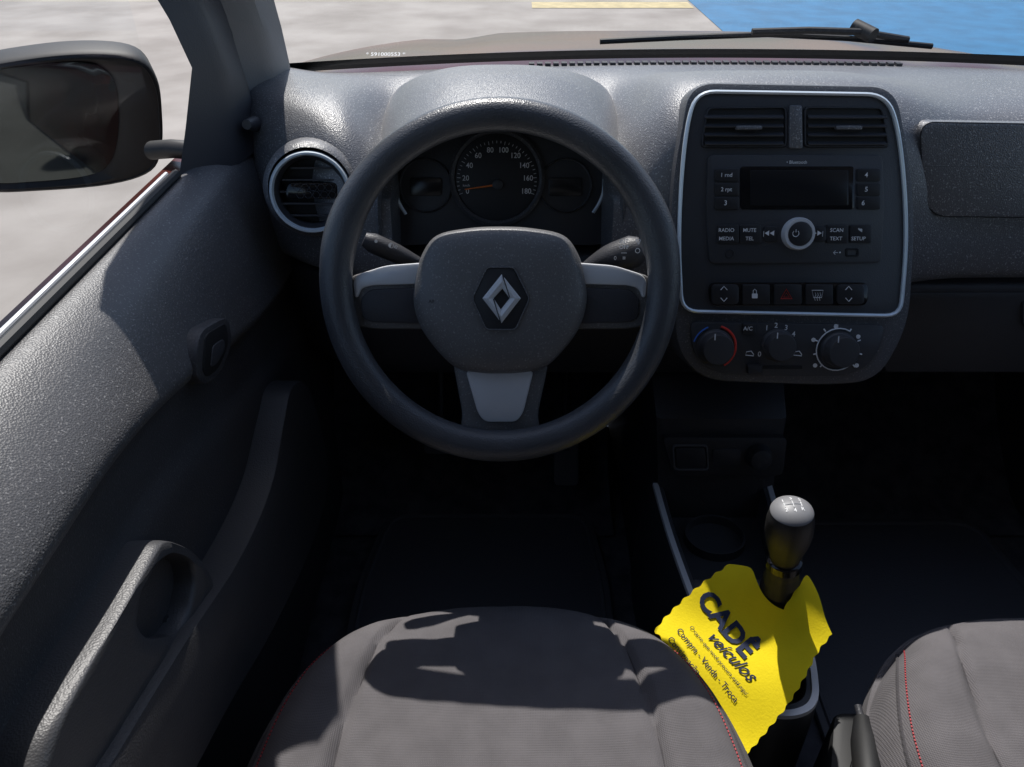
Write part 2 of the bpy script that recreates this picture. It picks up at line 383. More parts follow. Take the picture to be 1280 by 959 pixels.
b=MB()
for i in range(5):
    for j in range(2):
        b.ringplate(VF,VF.circ(371+i*10+j*4,235+j*9,5.0,6,-.006),VF.circ(371+i*10+j*4,235+j*9,4.2,6,-.006),[(0,-.009),(.5,-.0082),(1,-.009)],12)
b.build('honeycomb_pattern',M['stack'],rv)
# ---- centre stack
S=Fr(atD(990,250,.89),(0,-cos(rad(22)),sin(rad(22))))
hs=rnd([(836,250,60),(862,101,34),(1124,106,34),(1150,250,80),(1140,410,40),(1100,478,30),(1040,484,30),(880,478,34),(846,440,30)],30,7)
MB().plate(S,S.pts(hs),-.15,-.003,.007).build('centre_stack',M['stack'],D)
bz=[(845,290,60),(853,170,60),(868,112,26),(1110,116,28),(1127,170,60),(1136,290,60),(1127,397,22),(850,391,22)]
MB().plate(S,S.pts(rnd(bz,30,7)),-.01,.0,.001).build('stack_panel',M['panel'],D)
bo=clean(S.pts(rnd(bz,30,7)))
if area(bo)<0:bo=bo[::-1]
MB().ringplate(S,bo,inset(bo,.0042),[(0,-.004),(.05,.003),(.5,.0045),(.95,.003),(1,-.001)],160).build('bezel_trim',M['trim'],D)
def vent(P,tabx):
    v=MB().ringplate(S,[tuple(p) for p in S.pts(rnd(P,7))],S.pts(rnd([(p[0]+(3 if p[0]<tabx else -3),p[1]+(3 if p[1]<160 else -3)) for p in P],5)),[(0,0),(.3,.003),(.7,.003),(1,-.02)],80).build('air_vent',M['panel'],D)
    MB().plate(S,S.pts(rnd(P,6)),-.0,.0006,0).build('vent_back',M['black'],v)
    b=MB();xs0=min(p[0] for p in P)+5;xs1=max(p[0] for p in P)-5
    for yy in (146,157,168,179):
        a0=S.px(xs0,yy);a1=S.px(xs1,yy)
        mk=lambda a:[S.at(a[0],a[1]+.002,.0008),S.at(a[0],a[1]+.0002,.0008),S.at(a[0],a[1]-.0028,.0055),S.at(a[0],a[1]-.0016,.0062)]
        b.loft([mk(a0),mk(a1)],True,True,True)
    b.build('vent_slats',M['panel'],v)
    MB().plate(S,S.pts(rnd([(tabx-16,158),(tabx+16,158),(tabx+16,163),(tabx-16,163)],3)),.002,.009,.001).build('vent_tab',M['dash'],v)
vent([(883,134),(983,133),(983,185),(875,185)],934)
vent([(1004,133),(1103,134),(1111,185),(1004,185)],1058)
MB().plate(S,S.pts(rnd([(986,132),(1001,132),(1002,186),(985,186)],3)),-.001,.004,.001).build('vent_divider',M['dash'],D)
ra=MB().plate(S,S.pts(rnd([(884,194),(1102,194),(1104,262),(1100,329),(886,329),(882,262)],8)),-.002,.0035,.0012).build('car_radio',M['panel'],D)
MB().plate(S,S.pts(rnd([(924,208),(1066,208),(1066,262),(924,262)],5)),.002,.0045,.0006).build('display_surround',M['gloss'],ra)
MB().plate(S,S.pts(rnd([(936,213),(1058,213),(1058,257),(936,257)],2)),.004,.0052,.0003).build('display_screen',M['screen'],ra)
for x0,x1 in((892,922),(1069,1098)):
    for yy in (219,237,254):
        MB().plate(S,S.pts(rnd([(x0,yy-8),(x1,yy-8),(x1,yy+8),(x0,yy+8)],3)),.003,.0058,.0008).build('preset_button',M['btn'],ra)
for x0 in (897,925,1033,1062):
    MB().plate(S,S.pts(rnd([(x0-2,281),(x0+25,281),(x0+25,304),(x0-2,304)],3)),.003,.0056,.0008).build('function_button',M['btn'],ra)
for x0 in (953,1014):
    MB().plate(S,S.pts(rnd([(x0,283),(x0+17,283),(x0+17,302),(x0,302)],5)),.003,.0054,.0008).build('seek_button',M['btn'],ra)
w=.0063
for t,x,y,h in [('1 rnd',908,219,5),('2 rpt',908,237,5),('3',907,254,6),('4',1083,219,6),('5',1083,237,6),('6',1079,254,6),('RADIO',908,288,4.6),('MUTE',937,288,4.6),('MEDIA',908,298.5,4.6),('TEL',937,298.5,4.6),('SCAN',1046,288,4.6),('TEXT',1045,298.5,4.6),('SETUP',1073,298.5,4.6),('\u21b0',1075,288,5),('|\u25c4\u25c4',961,292,5),('\u25ba\u25ba|',1022,292,5)]:
    MB().text(S,t,x,y,h,w,bold=.008).build('button_lettering',M['white'],ra)
MB().text(S,'\u2022 Bluetooth',996,203,4,.0042).build('radio_lettering',M['white'],ra)
MB().text(S,'\u2190\u2022',1046,316,6,.0042).build('port_symbol',M['white'],ra)
MB().rings(S,S.circ(995,292,20),[(1,.003),(1,.010),(.93,.0135),(.76,.0135),(.74,.0125)],True).build('volume_knob',M['silver'],ra)
MB().rings(S,S.circ(995,292,14.5),[(1,.012),(1,.0138),(.9,.0145),(.3,.015)]).build('knob_cap',M['btn'],ra)
b=MB();c=S.px(995,292,.016);q=S.sc(995,292)
b.tube([S.at(c[0]+3.8*q*cos(a),c[1]+3.8*q*sin(a),.0155) for a in [rad(130+280*i/14) for i in range(15)]],.0004,4)
b.tube([S.at(c[0],c[1]+5*q,.0155),S.at(c[0],c[1]+1.5*q,.0155)],.0004,4);b.build('power_symbol',M['white'],ra)
MB().ringplate(S,S.circ(911,317,6.5),S.circ(911,317,3),[(0,.003),(.3,.0045),(.8,.0045),(1,.001)],24).build('audio_socket',M['btn'],ra)
MB().ringplate(S,S.pts(rnd([(1055,310),(1072,310),(1072,321),(1055,321)],2)),S.pts(rnd([(1058,313),(1069,313),(1069,318),(1058,318)],1)),[(0,.003),(.2,.0048),(.8,.0048),(1,.001)],40).build('usb_port',M['black'],ra)
sw=MB().plate(S,S.pts(rnd([(885,353),(1084,353),(1083,382),(887,382)],10)),-.001,.0035,.001).build('switch_bar',M['gloss'],D)
for i,x in enumerate((905,943.5,983,1022,1061)):
    MB().plate(S,S.pts(rnd([(x-17,355),(x+17,355),(x+17,380),(x-17,380)],6 if i in(0,4) else 2)),.002,.006,.0012).build('switch_button',M['btn'],sw)
w=.0063
for x in (905,1061):
    b=MB()
    for s_ in (1,-1):
        p=[S.px(x-4,367.5-s_*5,w),S.px(x,367.5-s_*9.5,w),S.px(x+4,367.5-s_*5,w)];b.tube([S.at(*q,w) for q in p],.00055,5)
    b.build('window_symbol',M['white'],sw)
b=MB()
b.plate(S,S.pts(rnd([(940,367),(947,367),(947,373),(940,373)],1),w),.006,w+.0002,0)
p=[S.px(941.5,367,w),S.px(941.5,363.5,w),S.px(943.5,361.5,w),S.px(945.5,363.5,w),S.px(945.5,367,w)];b.tube([S.at(*q,w) for q in p],.0004,5)
b.build('lock_symbol',M['white'],sw);b=MB()
p=[S.px(*q,w) for q in ((1015,363),(1029,363),(1027,372),(1017,372))];b.tube([S.at(*q,w) for q in p],.00045,5,closed=True)
for k in (1019,1022,1025):
    p=[S.px(k,376,w),S.px(k-1,372,w),S.px(k+1,369,w),S.px(k,366,w)];b.tube([S.at(*q,w) for q in p],.0003,4)
b.build('defrost_symbol',M['white'],sw)
b=MB()
p=[S.px(*q,w) for q in ((983,361.5),(990,373.5),(976,373.5))];b.tube([S.at(*q,w) for q in p],.0006,5,closed=True)
p=[S.px(*q,w) for q in ((983,366),(986.5,371.5),(979.5,371.5))];b.tube([S.at(*q,w) for q in p],.0004,5,closed=True)
b.build('hazard_symbol',M['redp'],sw)
hp=MB().plate(S,S.pts(rnd([(862,402,10),(1108,406,14),(1094,450,26),(1062,470,24),(985,471),(895,468,26),(866,445,20)],12,6)),-.004,.0015,.0012).build('climate_panel',M['panel'],D)
for x,y,r in((893,434,21),(971,431,19),(1047,437,21)):
    k=MB().rings(S,S.circ(x,y,r,40),[(1.10,.001),(1.08,.004),(.98,.006),(.94,.018),(.86,.0205),(.5,.021)]).build('control_knob',M['knobg'],hp)
    pl=S.px(x,y,.021);q=S.sc(x,y)
    MB().tube([S.at(pl[0],pl[1]+r*.40*q,.0212),S.at(pl[0],pl[1]+r*.78*q,.0208)],.0007,5).build('knob_pointer',M['white'],hp)
def arc(x,y,r,a0,a1,rr,w=.0024):
    c=S.px(x,y,w);q=S.sc(x,y);return MB().tube([S.at(c[0]+r*q*cos(rad(a)),c[1]+r*q*sin(rad(a)),w) for a in [a0+(a1-a0)*i/20 for i in range(21)]],rr,6)
arc(893,434,26.5,110,165,.0010).build('cold_arc',M['bluep'],hp)
arc(893,434,26.5,75,-60,.0015).build('warm_arc',M['redp'],hp)
arc(1047,437,26.5,60,330,.0008).build('airflow_arc',M['white'],hp)
w=.0022
for n,a in (('0',210),('1',120),('2',92),('3',62),('4',33)):
    MB().text(S,n,971+25*cos(rad(a)),431-24*sin(rad(a)),6.5,w,bold=.01).build('fan_number',M['white'],hp)
MB().text(S,'A/C',935,411,5,.0052,bold=.01).build('button_lettering',M['white'],hp)
b=MB()
for i in range(9):
    a=rad(225-i*270/8);c0=S.px(1047+27*cos(a),437-27*sin(a),w);c1=S.px(1047+31*cos(a),437-31*sin(a),w);b.tube([S.at(*c0,w),S.at(*c1,w)],.0010,4)
for x,y in ((1045,408),(1073,421),(1017,425),(1019,457),(1071,457)):
    c=S.circ(x,y,2.8,8,w);b.plate(S,c,.0015,w,0)
b.build('airflow_marks',M['white'],hp)
for x in (937,997):
    p=[S.px(x-5,444,w),S.px(x-4,440,w),S.px(x+2,439,w),S.px(x+5,443,w),S.px(x+5,445,w)];MB().tube([S.at(*q,w) for q in p],.0007,4,closed=True).build('recirculation_symbol',M['white'],hp)
MB().plate(S,S.pts(rnd([(927,404),(943,404),(943,417),(927,417)],2)),.001,.0048,.0008).build('air_conditioning_button',M['btn'],hp)
MB().plate(S,S.pts(rnd([(940,457),(1002,457),(1002,461),(940,461)],1)),.001,.0022,0).build('slider_slot',M['black'],hp)
MB().plate(S,S.pts(rnd([(932,455),(950,455),(950,466),(932,466)],2)),.001,.010,.0015).build('slider_knob',M['btn'],hp)
# ================================================================ STEERING COLUMN
WF=Fr(atD(625,355.5,.795),(0,-cos(rad(25)),sin(rad(25))))
SCm=thing('steering_column','dark column shroud with two stalks behind the steering wheel','steering column',WF.at(0,0,-.12))
sh=rnd([(-.06,.035),(.06,.035),(.065,-.03),(.045,-.085),(-.045,-.085),(-.065,-.03)],.02)
MB().plate(WF,sh,-.27,-.045,.012).build('shroud',M['dark'],SCm)
def stalk(u0,v0,pe,we,r0,r1,nm):
    p=WF.px(*pe,we);a=WF.at(u0,v0,-.09);c=WF.at(p[0],p[1],we)
    return MB().tube([a.lerp(c,t) for t in [i/12 for i in range(13)]],lambda t:r0+(r1-r0)*sstep(.3,.75,t)-(.3*r1*sstep(.93,1,t)),16).build(nm,M['dark'],SCm)
s1=stalk(-.05,-.0,(455,299),-.066,.006,.011,'light_stalk');s2=stalk(.05,-.005,(803,310),-.062,.007,.018,'wiper_stalk')
sf=Fr(WF.at(*WF.px(485,302,-.05),-.045),WF.n)
b=MB()
b.text(sf,'\u25d0\u2261',491,308,6,.0035,rot=-.3);b.text(sf,'\u25cf',470,302,4,.0035)
b.build('light_symbols',M['white'],s1)
sf=Fr(WF.at(*WF.px(785,310,-.045),-.043),WF.n);b=MB()
for i,t in enumerate(('INT','OFF','\u2014','\u2261')): b.text(sf,t,780,302+i*7,5,.0035,bold=.01)
b.text(sf,'\u25bd',798,303,6,.0035);b.text(sf,'\u25cb',797,314,6,.0035);b.text(sf,'0',769,323,5,.0035)
b.build('wiper_symbols',M['white'],s2)
# ================================================================ STEERING WHEEL
SW=thing('steering_wheel','round black three spoke steering wheel with diamond emblem on hub','steering wheel',WF.o)
R0=.1685
ringsL=[];n=120
for i in range(n):
    a=2*PI*i/n; ex=1+.10*math.exp(-((abs(math.remainder(a-rad(20),2*PI)))/.22)**2)+.10*math.exp(-((abs(math.remainder(a-rad(160),2*PI)))/.22)**2)
    d=V((cos(a),sin(a)))
    sec=[]
    for j in range(20):
        t=2*PI*j/20; rr=.0166*ex
        rad_=R0+rr*cos(t); w_=.0155*ex*sin(t)
        sec.append(WF.at(d.x*rad_,d.y*rad_*(.993 if d.y>0 else 1.015),w_))
    ringsL.append(sec)
ringsL.append(ringsL[0])
MB().loft(ringsL).build('rim',M['rim'],SW,80)
def spoke(P,w0,w1,m,nm,bev=.004): return MB().plate(WF,WF.pts(P,w1),w0,w1,bev).build(nm,m,SW)
for sx in(-1,1):
    mx=lambda L:[(625+sx*(p[0]-625),)+tuple(p[1:]) for p in L]
    spoke(rnd(mx([(700,332),(770,334,8),(812,345,8),(822,375),(812,408,8),(780,412,8),(700,412)]),6),-.03,-.010,M['hub'],'side_spoke')
    spoke(rnd(mx([(715,328),(768,332,10),(803,343,8),(809,352,5),(807,372,3),(803,372,3),(799,361,5),(785,357,6),(715,355)]),4),-.014,-.0055,M['silver'],'spoke_trim',.002)
    spoke(rnd(mx([(722,359),(788,362,6),(800,374,6),(798,398,6),(786,403,6),(722,405)]),5),-.014,-.0065,M['dark'],'spoke_pad',.002)
spoke(rnd([(566,455),(686,455),(672,520,10),(678,552,8),(572,552,8),(578,520,10)],8),-.03,-.009,M['hub'],'bottom_spoke')
spoke(rnd([(582,464),(667,464),(654,517,8),(645,528,6),(606,528,6),(597,517,8)],6),-.012,-.0045,M['silver'],'spoke_trim',.002)
hb=[(545,294),(585,285),(625,283),(665,285),(705,294),(724,318),(733,350),(735,380),(725,412),(703,442),(680,462),(650,468),(625,469),(600,468),(570,462),(547,442),(525,412),(515,380),(517,350),(526,318)]
hub=MB().rings(WF,WF.pts(crc(hb,5)),[(.98,-.05),(1.0,-.03),(1.0,-.012),(.985,-.004),(.95,.002),(.88,.0055),(.75,.009),(.55,.0115),(.3,.013),(.1,.0135)]).build('airbag_hub',M['hub'],SW,60)
hexp=[(608,333),(643,333),(663,373),(645,413),(607,413),(589,373)]
MB().plate(WF,WF.pts(rnd(hexp,5),.012),.005,.0142,.001).build('emblem_plate',M['btn'],hub)
hx=clean(WF.pts(rnd(hexp,5),.0142))
if area(hx)<0: hx=hx[::-1]
MB().ringplate(WF,hx,inset(hx,.0016),[(0,.012),(.2,.0152),(.8,.0152),(1,.0135)],90).build('emblem_outline',M['dash'],hub)
dm=WF.pts([(627,343),(651,373),(627,404),(603,373)],.016);di=WF.pts([(628,361),(637,373),(626,387),(617,373)],.016)
def quadring(A,B,prof):
    mb=MB();R=[[WF.at(A[i][0]*(1-t)+B[i][0]*t,A[i][1]*(1-t)+B[i][1]*t,w) for i in range(4)] for t,w in prof];return mb.loft(R)
quadring(dm,di,[(0,.0135),(0,.0165),(.12,.0178),(.5,.0190),(.9,.0175),(1,.0160),(1,.0135)]).build('diamond_emblem',M['silver'],hub,20)
b=MB()
for q0,q1 in (((628,343),(637,372)),((626,404),(617,374))):
    c0=WF.px(*q0,.019);c1=WF.px(*q1,.019);b.tube([WF.at(*c0,.0180),WF.at((c0[0]+c1[0])/2,(c0[1]+c1[1])/2,.0190),WF.at(*c1,.0175)],.0006,4)
b.build('emblem_gap',M['black'],hub)
MB().text(WF,'AIRBAG',546,377,4.2,.0092).build('hub_lettering',M['black'],hub)
# ================================================================ DOOR
DR=thing('driver_door','dark grey plastic driver door panel with pull handle and map pocket','door',(-.38,.4,.5))
dp=[(-.395,1.02),(-.385,1.032),(-.368,1.030),(-.345,1.016),(-.325,.998),(-.311,.980),(-.306,.967),(-.309,.957),(-.316,.950),(-.319,.935),(-.318,.90),(-.314,.885),(-.310,.872),(-.309,.85),(-.312,.78),(-.316,.70),(-.32,.6),(-.325,.5),(-.33,.3)]
dp1=crc(dp[:9],4,False);dp2=crc(dp[8:],4,False)
def doorfn(a,b,dp=dp1):
    y=-.3+1.42*a;t=b*(len(dp)-1);i=min(int(t),len(dp)-2);f=t-i
    x=dp[i][0]*(1-f)+dp[i+1][0]*f;z=dp[i][1]*(1-f)+dp[i+1][1]*f
    k=sstep(1.02,.97,z); z-=.10*k*sstep(.42,.95,y)*sstep(.6,.9,z)
    return V((x,y,z))
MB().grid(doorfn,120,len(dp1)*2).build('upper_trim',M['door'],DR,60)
MB().grid(lambda a,b:doorfn(a,b,dp2),120,len(dp2)*2).build('door_panel',M['doorshade'],DR,60)
MB().tube([V((-.387,y,1.036)) for y in (-.3,0,.3,.6,.87)],.0055,8).build('window_seal',M['black'],DR)
MB().tube([V((-.399,y,1.036)) for y in (-.3,0,.3,.6,.87)],.0026,8).build('window_trim',M['silver'],DR)
MB().grid(lambda a,b:V((-.395,-.12+1.0*a,1.03+.46*b)),2,2).build('side_window',M['glass'],DR)
strip([((334,178,1.045),(221,243,.905)),((318,135,1.03),(232,160,.90)),((305,95,1.0),(240,85,.885)),((283,20,.95),(212,25,.86)),((268,-20,.92),(185,-20,.84)),((235,-120,.81),(130,-120,.77)),((200,-300,.69),(40,-300,.65))],(-.015,.05,0)).build('window_frame',M['dark'],DR)
MB().box((-.43,-.3,.28),(-.397,1.05,1.02)).build('outer_skin',M['paint'],DR)
p=atD(318,155,1.0);MB().tube([p,p+V((.0,-.03,.008))],lambda t:.010-.004*t,14).build('mirror_adjuster',M['dark'],DR)
XF=Fr((-.300,.5,.85),(1,0,0))
ro=rnd([(255,412,12),(289,394,12),(294,430,14),(280,466,12),(262,482,8),(249,474,8),(248,440,14)],10)
MB().plate(XF,XF.pts(ro),-.03,-.002,.003).build('release_surround',M['doorshade'],DR)
MB().plate(XF,XF.pts(rnd([(258,418,8),(284,403,8),(287,430,10),(275,460,8),(261,472,5),(255,464,5)],8)),-.01,-.0005,.001).build('release_recess',M['black'],DR)
MB().plate(XF,XF.pts(rnd([(266,432,5),(280,423,5),(281,437,5),(271,455,5),(263,460,4)],5)),-.01,.0008,.001).build('release_handle',M['dark'],DR)
AF=Fr((-.285,.44,.82),(1,0,0))
hout=rnd([(205,672,12),(246,688,26),(272,728,20),(270,800,30),(252,850,30),(215,930,30),(180,1010),(20,1060),(62,925,30),(110,835,40),(152,765,30),(180,715,20)],20,6)
hin=rnd([(205,690,14),(240,697,16),(246,722,12),(238,768,18),(222,797,16),(188,800,14),(176,778,14),(182,730,20)],12,6)
MB().ringplate(AF,AF.pts(hout),AF.pts(hin),[(0,-.05),(0,-.014),(.03,-.006),(.09,-.001),(.16,.0),(.88,.0),(.96,-.0015),(1,-.005),(1.0,-.03)],128).build('pull_handle',M['handle'],DR,50)
MB().plate(AF,AF.pts(hin),-.06,-.020,0).build('handle_cup',M['doord'],DR)
MB().rings(AF,AF.circ(208,779,9,24,-.02),[(1.3,-.021),(1.2,-.017),(1,-.016),(.8,-.018),(.3,-.019)]).build('handle_screw',M['btn'],DR)
PK=Fr((-.275,.6,.6),(1,0,0))
pk=crc([(384,478),(400,520),(412,590),(400,660),(372,730),(335,805),(292,880),(250,960),(200,1060),(80,1060),(150,940),(235,800),(300,700),(340,610),(356,530),(366,485)],5)
MB().plate(PK,PK.pts(pk),-.06,.0,.008).build('map_pocket',M['doord'],DR)
# ================================================================ MIRROR
XM=Fr(atD(95,152,1.0),(.42,-1,-.22))
MR=thing('side_mirror','black side mirror outside the driver window','mirror',XM.o)
mo=crc([(-60,130),(-40,92),(40,74),(120,68),(175,76),(198,105),(204,150),(203,185),(190,215),(140,232),(50,240),(-20,240),(-55,215)],5)
mg=crc([(-50,130),(-30,98),(40,84),(105,80),(132,90),(146,112),(148,165),(138,205),(110,222),(40,230),(-20,230),(-48,205)],5)
MB().rings(XM,XM.pts(mo),[(.5,-.10),(.8,-.085),(.97,-.05),(1.0,-.015),(.99,-.002),(.96,.0),(.93,-.006)],False).build('mirror_housing',M['black'],MR,60)
MB().plate(XM,XM.pts(mg),-.01,-.005,.0005).build('mirror_glass',M['mirror'],MR)
MB().ringplate(XM,XM.pts(mo),XM.pts(mg),[(.05,-.002),(.5,.000),(1,-.007)],100).build('glass_surround',M['black'],MR)
MB().tube([atD(190,188,.97),atD(215,186,.96),atD(240,188,.95),atD(256,192,.96)],.014,14,k=.8).build('mirror_arm',M['black'],MR)
# ================================================================ FOOTWELL
struct(MB().grid(lambda a,b:V((-.36+.55*a,1.02+.34*b,.29+.28*b*b)),8,8).build('toe_board',M['carpet']))
struct(MB().grid(lambda a,b:V((.42+.57*a,1.02+.34*b,.29+.28*b*b)),8,8).build('toe_board_right',M['carpet']))
FMf=Fr((0,0,.285),(0,0,1),up=(0,1,0))
mt=thing('floor_mat','black rubber floor mat in the driver footwell','floor mat',(-.05,.8,.285))
mo_=rnd([(-.27,.40),(.16,.40),(.17,.9),(.15,1.08),(-.24,1.08),(-.27,.9)],.05)
MB().plate(FMf,mo_,-.0,.010,.003).build('mat_body',M['mat'],mt)
P=clean(mo_);P=P if area(P)>0 else P[::-1];P=inset(P,.015)
MB().tube([FMf.at(u,v,.011) for u,v in P],.004,6,closed=True).build('mat_edge',M['mat'],mt)
mt=thing('floor_mat','black rubber floor mat in the passenger footwell','floor mat',(.7,.8,.285))
mo_=rnd([(.45,.40),(.9,.40),(.9,.9),(.88,1.06),(.46,1.06),(.45,.9)],.05)
MB().plate(FMf,mo_,0,.010,.003).build('mat_body',M['mat'],mt)
P=clean(mo_);P=P if area(P)>0 else P[::-1];P=inset(P,.015)
MB().tube([FMf.at(u,v,.011) for u,v in P],.004,6,closed=True).build('mat_edge',M['mat'],mt)
for nm,x,w_,h_,lab,tilt in(('clutch_pedal',-.13,.06,.06,'leftmost of the pedals under the dashboard',0),('brake_pedal',-.02,.075,.055,'wide middle pedal under the dashboard',0),('accelerator_pedal',.10,.045,.13,'tall narrow pedal nearest the console',-.03)):
    fr=Fr((x,1.10,.46+tilt),(0,-.8,.6));pd=thing(nm,lab,'pedal',fr.o)
    MB().plate(fr,rnd([(-w_/2,-h_/2),(w_/2,-h_/2),(w_/2,h_/2),(-w_/2,h_/2)],.01),-.008,.004,.002,True).build('pedal_pad',M['mat'],pd)
    MB().tube([fr.o,fr.o+V((0,.05,.1)),fr.o+V((0,.10,.26))],.008,8).build('pedal_arm',M['dark'],pd)
# ================================================================ CONSOLE
CO=thing('centre_console','black plastic centre console with silver edged tray between the seats','console',(.3,.7,.3))
zc=.565
co=[(.385,.93),(.215,.93),(.21,.86),(.215,.75),(.228,.62),(.238,.54),(.262,.495),(.30,.482),(.335,.495),(.352,.54),(.362,.62),(.378,.75),(.387,.86)]
coS=crc(co[1:],5,False)+[co[0]]
ZF=Fr((0,0,zc),(0,0,1),up=(0,1,0))
cin=[(.37,.90),(.23,.90),(.226,.86),(.230,.75),(.242,.63),(.252,.55),(.268,.512),(.30,.502),(.327,.512),(.338,.55),(.347,.63),(.362,.75),(.371,.86)]
cinS=crc(cin[1:],5,False)+[cin[0]]
MB().ringplate(ZF,coS,cinS,[(-.25,-.28),(-.12,-.03),(0,-.008),(.15,0),(.85,0),(1,-.004),(1,-.06)],140).build('console_body',M['panel'],CO)
MB().plate(ZF,cinS,-.07,-.055,0).build('tray_floor',M['panel'],CO)
b=MB()
q=crc([(.214,.86),(.219,.75),(.232,.62),(.243,.54),(.265,.500),(.30,.488),(.333,.500),(.348,.54),(.358,.62),(.374,.75),(.383,.86)],6,False); R=[]
for i,p in enumerate(q):
    t=(V(q[min(len(q)-1,i+1)])-V(q[max(0,i-1)])).normalized();nn=V((-t.y,t.x))
    R.append([V((p[0]+nn.x*s_*.0046,p[1]+nn.y*s_*.0046,zc+h_)) for s_,h_ in((-1,-.003),(-.8,.0022),(.8,.0022),(1,-.003))])
b.loft(R,True,True,True)
b.build('edge_trim',M['silver'],CO)
tw=[]
for y,z,hw in ((.845,.545,.088),(.862,.600,.092),(.885,.668,.098),(.93,.70,.10),(1.05,.72,.10)):
    tw.append([V((.303-hw,y+.03,z)),V((.303-hw+.004,y+.004,z)),V((.303-hw+.012,y,z)),V((.303+hw-.012,y,z)),V((.303+hw-.004,y+.004,z)),V((.303+hw,y+.03,z)),V((.303+hw,1.37,z-.02)),V((.303-hw,1.37,z-.02))])
tw.insert(0,[V((p.x,p.y,.28)) for p in tw[0]])
MB().loft(tw,True,False,True).build('console_tower',M['doord'],CO,30)
CFp=Fr(atY(905,568,.858),(0,-.93,.30))
MB().plate(CFp,CFp.pts(rnd([(827,546),(984,546),(978,594),(842,594)],8)),-.02,.003,.002).build('socket_panel',M['doord'],CO)
MB().ringplate(CFp,CFp.pts(rnd([(839,554),(884,554),(886,587),(841,587)],5)),CFp.pts(rnd([(842,557),(881,557),(883,584),(844,584)],4)),[(0,.002),(.3,.006),(.7,.006),(1,.003)],60).build('switch_surround',M['surr'],CO)
MB().plate(CFp,CFp.pts(rnd([(843,558),(880,558),(882,583),(845,583)],4)),.002,.0065,.0015).build('blank_switch',M['dark'],CO)
MB().plate(CFp,CFp.pts(rnd([(890,560),(925,560),(925,580),(890,580)],4)),.002,.0048,.0012).build('blank_switch',M['panel'],CO)
MB().rings(CFp,CFp.circ(947,569,15,32),[(1.1,.003),(1.08,.007),(1,.009),(.85,.020),(.5,.022)]).build('power_socket',M['panel'],CO)
MB().ringplate(ZF,ZF.circ(897,655,40,40,-.02,.9),ZF.circ(897,655,35,40,-.02,.9),[(0,-.06),(.2,-.04),(.8,-.04),(1,-.10)],60).build('cup_holder',M['doord'],CO)
MB().plate(ZF,rnd([(.243,.66),(.35,.66),(.35,.70),(.240,.70)],.006),-.06,-.025,.003).build('tray_divider',M['stack'],CO)
# ================================================================ GEAR LEVER
T=atY(991,632,.60);B0=atZ(969,772,.585)
ax=(B0-T).normalized()
GL=thing('gear_lever','black gear lever with rounded knob standing out of the yellow bag','gear lever',B0)
fa=Fr(T,-ax,up=(0,1,0))
def lathe(pr,m,nm):
    b=MB();b.loft([[fa.at(r*cos(2*PI*i/32),r*sin(2*PI*i/32),-d) for i in range(32)] for d,r in pr],True,True,True);return b.build(nm,m,GL,50)
kn=lathe([(-.001,.004),(0,.011),(.003,.0175),(.010,.0225),(.022,.0250),(.038,.0254),(.052,.0236),(.066,.0200),(.078,.0170),(.084,.0163)],M['knob'],'knob')
lathe([(.082,.0165),(.084,.0195),(.093,.0200),(.096,.0165)],M['gloss'],'collar')
lathe([(.095,.0165),(.103,.0185),(.109,.0168),(.116,.0205),(.123,.0185),(.131,.0225),(.138,.0205),(.15,.0255),(.18,.03)],M['btn'],'boot')
cf=Fr(T,-ax,up=(0,1,0))
# cap: shallow dome seated on the top of the knob
b=MB();b.loft([[cf.at(r*cos(2*PI*i/32),r*sin(2*PI*i/32),-d) for i in range(32)] for d,r in ((.0085,.0226),(.0060,.0216),(.0015,.0165),(-.0012,.0105),(-.0024,.003))],True,False,True);b.build('shift_pattern_plate',M['cap'],kn,80)
b=MB()
def capz(u,v):
    r=math.hypot(u,v); return .0024+.0009-.0045*(r/.0165)**2
k_=.0048
for t,dx,dy in (('1',-.0088,.0068),('3',0,.0085),('5',.0088,.0068),('2',-.0085,-.0070),('4',0,-.0088),('R',.0085,-.0070)):
    vs,fs=text2d(t,0,.016)
    b.add([cf.at(dx+a*k_*1.25,dy+c*k_*1.25,capz(dx+a*k_*1.25,dy+c*k_*1.25)) for a,c in vs],fs)
for A0,B1 in(((-.0088,0),(.0088,0)),((-.0088,-.0032),(-.0088,.0032)),((0,-.0045),(0,.0045)),((.0088,-.0032),(.0088,.0032))):
    pth=[]
    for i in range(7):
        t=i/6;u=A0[0]*(1-t)+B1[0]*t;v=A0[1]*(1-t)+B1[1]*t;pth.append(cf.at(u,v,capz(u,v)-.0003))
    b.tube(pth,.0005,4)
b.build('shift_pattern',M['white'],kn)
# ================================================================ YELLOW BAG
BF=Fr(atY(960,740,.60),(-.12,-.42,.90),up=(.55,.83,0))
lev=BF.px(975,740)
def wave(u,v):
    d2=((u-lev[0])**2+(v-lev[1])**2)
    return .004*sin(u*38+v*22)+.0025*sin(v*55-u*20+1)+.005*noise.noise(V((u*12,v*12,3)))+.014*math.exp(-d2/.045**2)
def scal(P,amp,per):
    P=[V(p) for p in P];out=[];d=0
    for i in range(len(P)-1):
        L_=(P[i+1]-P[i]).length;n=max(2,int(L_/2.5));t=(P[i+1]-P[i]).normalized();nn=V((-t.y,t.x))
        for k in range(n):
            s=L_*k/n; out.append(tuple(P[i]+t*s+nn*amp*sin((d+s)*2*PI/per)))
        d+=L_
    out.append(tuple(P[-1]));return out
top=crc([(912,705),(925,707),(938,712),(944,728),(951,744),(962,757),(975,765),(988,767),(997,757),(1001,740),(1005,724),(1014,736),(1022,752),(1030,774),(1040,793)],3,False)
right=scal(crc([(1040,793),(1022,815),(1006,845),(985,880),(960,912),(935,942)],4,False),1.3,17)
